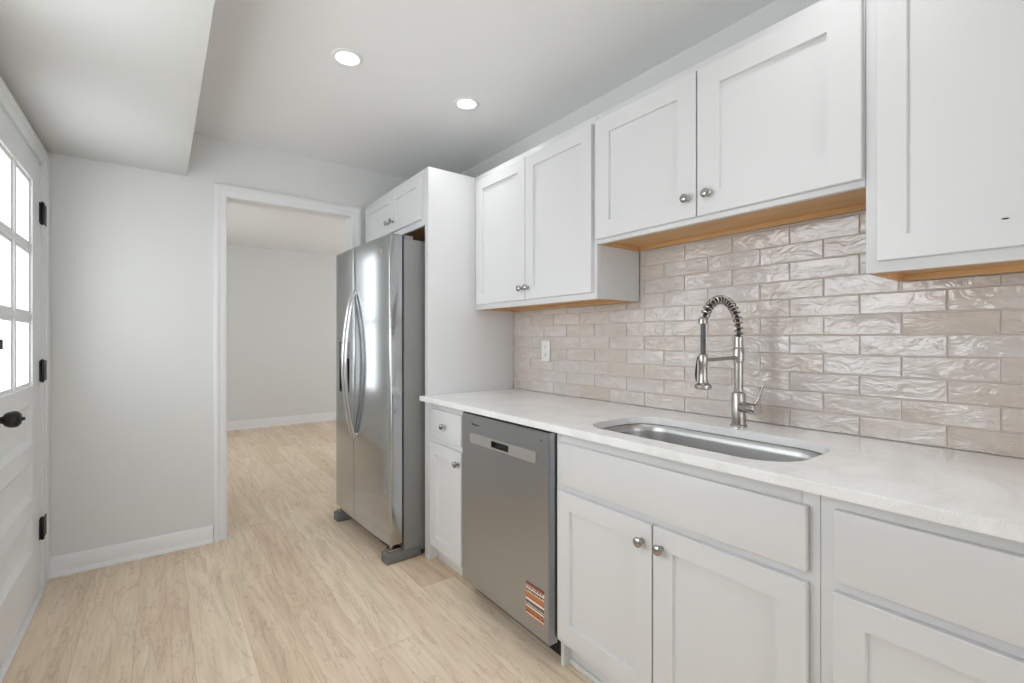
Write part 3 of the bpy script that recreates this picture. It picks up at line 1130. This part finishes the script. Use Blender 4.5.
# satin handle band with a hole for the pocket
bm = bmesh.new()
outer = rrect(1.360, 1.829, 0.7325, 0.7755, 0.010, 6)
inner = rrect(PY0 + 0.002, PY1 - 0.002, PZ0 + 0.0015, PZ1 - 0.0015, 0.004, 4)
vo = [bm.verts.new((XDW - 0.0025, y, z)) for y, z in outer]
vi = [bm.verts.new((XDW - 0.0025, y, z)) for y, z in inner]
es = [bm.edges.new((l[i], l[(i + 1) % len(l)])) for l in (vo, vi) for i in range(len(l))]
bmesh.ops.triangle_fill(bm, use_beauty=True, edges=es)
r = bmesh.ops.extrude_face_region(bm, geom=bm.faces[:])
bmesh.ops.translate(bm, verts=[v for v in r['geom'] if isinstance(v, bmesh.types.BMVert)], vec=(0.0023, 0, 0))
obj('handle_band', bm, M['steel_band'], dd, label='satin steel pocket handle band')
bm = bmesh.new()
box(bm, XDW + 0.018, XDW + 0.0255, PY0 + 0.001, PY1 - 0.001, PZ0 + 0.001, PZ1 - 0.001)
box(bm, XDW + 0.001, XDW + 0.018, PY0 + 0.001, PY1 - 0.001, PZ1 - 0.004, PZ1 - 0.001)
box(bm, XDW + 0.001, XDW + 0.018, PY1 - 0.004, PY1 - 0.001, PZ0 + 0.001, PZ1 - 0.004)
obj('handle_pocket', bm, M['dark_slot'], dd, label='dark recess in the handle band')
bm = bx(XDW - 0.0012, XDW - 0.0001, 1.314, 1.421, 0.144, 0.270)
random.seed(3)
for z_, h_ in ((0.250, 0.006), (0.236, 0.003), (0.188, 0.004), (0.170, 0.003), (0.1595, 0.0045)):
    y_ = 1.417
    while y_ > 1.322:
        w_ = random.uniform(0.004, 0.012)
        box(bm, XDW - 0.0015, XDW - 0.00115, y_ - w_, y_, z_, z_ + h_, mi=1)
        y_ -= w_ + random.uniform(0.003, 0.006)
obj('sticker', bm, [M['sticker'], M['print']], dd, label='orange and white striped information sticker')
bm = bmesh.new()
lathe(bm, [(0.003, 0.0), (0.003, 0.0008)], (XDW, 1.331, 0.825), axis=(-1, 0, 0), n=12)
obj('status_light', bm, M['dark_slot'], dd)


def lettering(text, size, loc, rot, mat, parent, name):
    cu = bpy.data.curves.new(name, 'FONT')
    cu.body = text
    cu.size = size
    cu.extrude = 0.0002
    cu.align_x = 'CENTER'
    tmp = bpy.data.objects.new(name + '_tmp', cu)
    COL.objects.link(tmp)
    bpy.context.view_layer.update()
    me = bpy.data.meshes.new_from_object(tmp.evaluated_get(bpy.context.evaluated_depsgraph_get()))
    bpy.data.objects.remove(tmp)
    me.name = name
    me.materials.clear()
    me.materials.append(mat)
    o = bpy.data.objects.new(name, me)
    COL.objects.link(o)
    o.parent = parent
    o.rotation_euler = rot
    o.location = Vector(loc) - WORLD[parent.name]
    return o


lettering('Whirlpool', 0.0145, (XDW - 0.0004, 1.787, 0.812), (PI / 2, 0, -PI / 2), M['print'], dd, 'lettering')

# ------------------------------------------------------------------ refrigerator (its own turned frame: x into the niche, y away from the panel)
FW_ = 0.838
fr = empty('refrigerator', 'stainless steel side-by-side refrigerator in the niche beside the doorway', 'refrigerator', (0.966, 2.386, 0), math.radians(2.4), local=True)
BZ0, BZ1 = 0.10, 1.760
SPL = 0.478


def crown(y):
    """Gentle bow of the door fronts across the whole width, rounder at both ends."""
    u = (y - FW_ / 2) / (FW_ / 2)
    return 0.010 - 0.012 * (1 - abs(u) ** 3.0)


def fridge_door(y0, y1, hole=None):
    bm = bmesh.new()
    n = 28
    r = 0.009
    yl = [y0 + r * (1 - math.cos(PI / 2 * k / 4)) for k in range(5)] + [y0 + r + (y1 - y0 - 2 * r) * k / n for k in range(1, n)] + [y1 - r * (1 - math.cos(PI / 2 * k / 4)) for k in range(4, -1, -1)]

    def xf(y):
        e = min(y - y0, y1 - y)
        return crown(y) + (r - math.sqrt(max(0, r * r - (r - e) ** 2)) if e < r else 0)
    zl = [BZ0, BZ0 + 0.004] + ([hole[2], hole[3]] if hole else []) + [BZ1 - 0.004, BZ1]
    if hole:
        yl = sorted([y for y in yl if min(abs(y - hole[0]), abs(y - hole[1])) > 0.004] + [hole[0], hole[1]])
    grid = []
    for z in zl:
        ins = 0.004 if z in (BZ0, BZ1) else 0.0
        grid.append([bm.verts.new((xf(y) + ins, y, z)) for y in yl])
    hl = []
    for j in range(len(zl) - 1):
        for i in range(len(yl) - 1):
            if hole and abs(zl[j] - hole[2]) < 1e-6 and hole[0] - 1e-6 <= yl[i] and yl[i + 1] <= hole[1] + 1e-6:
                continue
            bm.faces.new((grid[j][i], grid[j][i + 1], grid[j + 1][i + 1], grid[j + 1][i]))
    # sides, top, bottom, back
    b = [[bm.verts.new((0.080, y, z)) for y in yl] for z in (BZ0, BZ1)]
    for i in range(len(yl) - 1):
        bm.faces.new((grid[0][i], grid[0][i + 1], b[0][i + 1], b[0][i]))
        bm.faces.new((grid[-1][i], grid[-1][i + 1], b[1][i + 1], b[1][i]))
    bm.faces.new([b[0][0], b[1][0]] + [grid[j][0] for j in range(len(zl) - 1, -1, -1)])
    bm.faces.new([b[0][-1], b[1][-1]] + [grid[j][-1] for j in range(len(zl) - 1, -1, -1)])
    bm.faces.new(b[0] + b[1][::-1])
    if hole:
        # recess walls and back
        top = [v for v in grid[3] if hole[0] - 1e-6 <= v.co.y <= hole[1] + 1e-6]
        bot = [v for v in grid[2] if hole[0] - 1e-6 <= v.co.y <= hole[1] + 1e-6]
        tb = [bm.verts.new((0.045, v.co.y, v.co.z)) for v in top]
        bb = [bm.verts.new((0.045, v.co.y, v.co.z)) for v in bot]
        for i in range(len(top) - 1):
            for p, q in ((top, tb), (bot, bb)):
                f = bm.faces.new((p[i], p[i + 1], q[i + 1], q[i]))
                f.material_index = 1
            bm.faces.new((tb[i], tb[i + 1], bb[i + 1], bb[i])).material_index = 1
        for k in (0, -1):
            bm.faces.new((top[k], tb[k], bb[k], bot[k])).material_index = 1
    return bm


body = bmesh.new()
box(body, 0.094, 0.760, 0.004, FW_ - 0.004, 0.028, 1.748, bev=0.003)
box(body, 0.081, 0.095, 0.020, FW_ - 0.020, 0.085, 1.742, mi=1)
obj('body', body, [M['fr_side'], M['black']], fr)
d_near = obj('door', fridge_door(0.0, SPL - 0.003), M['steel'], fr)
HOLE = (0.560, 0.752, 0.862, 1.182)
d_far = obj('freezer_door', fridge_door(SPL + 0.003, FW_, HOLE), [M['steel'], M['black']], fr)
bm = bmesh.new()
box(bm, 0.006, 0.040, HOLE[0] + 0.003, HOLE[1] - 0.003, 1.078, HOLE[3] - 0.003, bev=0.003)
cp = obj('dispenser_panel', bm, M['fr_side'], d_far, label='grey control panel of the ice and water dispenser')
bm = bmesh.new()
box(bm, 0.006, 0.040, HOLE[0] + 0.003, HOLE[1] - 0.003, HOLE[2] + 0.002, HOLE[2] + 0.016, bev=0.003)
obj('drip_tray', bm, M['rubber'], d_far)
bm = bmesh.new()
box(bm, 0.010, 0.022, 0.625, 0.690, 0.95, 1.076, bev=0.004)
obj('dispenser_paddle', bm, M['black'], d_far)


def bow_handle(yc, parent):
    pts = []
    z0_, z1_ = 0.612, 1.492
    for k in range(33):
        t = k / 32
        s = 1 - abs(2 * t - 1) ** 2.0
        pts.append((crown(yc) - 0.006 - 0.056 * s, yc, z0_ + (z1_ - z0_) * t))
    bm = bmesh.new()
    hw, ht = 0.013, 0.0085
    sect = [(hw * math.cos(2 * PI * k / 14) * (1 if True else 0), ht * math.sin(2 * PI * k / 14)) for k in range(14)]
    sweep(bm, pts, sect, (0, 1, 0))
    for z in (z0_ + 0.012, z1_ - 0.012):
        box(bm, crown(yc) - 0.012, crown(yc) + 0.003, yc - 0.011, yc + 0.011, z - 0.013, z + 0.013, bev=0.003)
    return obj('handle', bm, M['chrome_h'], parent, label='bowed steel door handle')


bow_handle(SPL - 0.026, d_near)
bow_handle(SPL + 0.026, d_far)
for nm, y0, y1 in (('hinge_cover', 0.008, 0.085), ('hinge_cover', FW_ - 0.085, FW_ - 0.008)):
    bm = bmesh.new()
    box(bm, 0.030, 0.150, y0, y1, 1.7605, 1.768, bev=0.003)
    box(bm, 0.098, 0.150, y0, y1, 1.7485, 1.762, bev=0.003)
    obj(nm, bm, M['fr_side'], fr)
for y0, y1 in ((0.0, 0.075), (FW_ - 0.075, FW_)):
    b2 = bmesh.new()
    box(b2, -0.008, 0.200, y0, y1, 0.0, 0.058, bev=0.010, seg=3)
    obj('base_corner', b2, M['fr_base'], fr)
    b2 = bmesh.new()
    box(b2, 0.012, 0.085, y0 + 0.012, y1 - 0.012, 0.0585, 0.072, bev=0.002)
    lathe(b2, [(0.010, 0.0), (0.010, 0.028)], (0.035, (y0 + y1) / 2, 0.0715), n=14)
    obj('lower_hinge', b2, M['nickel'], fr)
obj('toe_grille', bx(0.085, 0.093, 0.076, FW_ - 0.076, 0.012, 0.095), M['black'], fr)
# emblem near the top corner of the refrigerator door
bm = bmesh.new()
yb, zb = 0.092, 1.690
out = [(-0.026, 0.010), (-0.010, 0.006), (0.004, -0.012), (0.018, 0.008), (0.030, 0.016), (0.016, -0.006), (0.002, -0.026), (-0.012, -0.006)]
la = [bm.verts.new((crown(yb - a) - 0.0012, yb - a, zb + b)) for a, b in out]
lb = [bm.verts.new((crown(yb - a) + 0.001, yb - a, zb + b)) for a, b in out]
ring_faces(bm, la, lb)
bm.faces.new(la)
bm.faces.new(lb)
obj('emblem', bm, M['badge'], d_near)

# ------------------------------------------------------------------ recessed ceiling lights
LIGHTS = [(0.640, 2.030, 'round lit recessed ceiling light beside the dropped soffit'),
          (1.252, 2.060, 'round lit recessed ceiling light towards the wall cabinets'),
          (0.640, 0.45, 'added unseen recessed light on the soffit side above the sink cabinet'),  # from here on, unseen lamps added to brighten worktop and floor
          (1.200, 0.45, 'added unseen recessed light straight above the sink worktop'),
          (0.640, -1.15, 'added unseen recessed light on the soffit side by the added front window'),
          (1.200, -1.15, 'added unseen recessed light on the cabinet side by the added front window')]
for x, y, lab in LIGHTS:
    t = empty('recessed_light', lab, 'ceiling light', (x, y, ZC), group='recessed ceiling lights')
    bm = bmesh.new()
    lathe(bm, [(0.047, -0.0005), (0.047, -0.005), (0.052, -0.0075), (0.061, -0.006), (0.066, -0.0005)], (x, y, ZC), n=40, cap=False)
    obj('trim_ring', bm, M['trim'], t)
    bm = bmesh.new()
    lathe(bm, [(0.0465, -0.001), (0.0465, -0.004), (0.03, -0.0055), (0.0005, -0.006)], (x, y, ZC), n=40)
    obj('lens', bm, M['lens'], t, label='glowing white lens')
    area('downlight', (x, y, ZC - 0.012), (0, 0, -1), 0.09, 0.09, LAMP_W, LAMP_COL, 'DISK', math.radians(115))
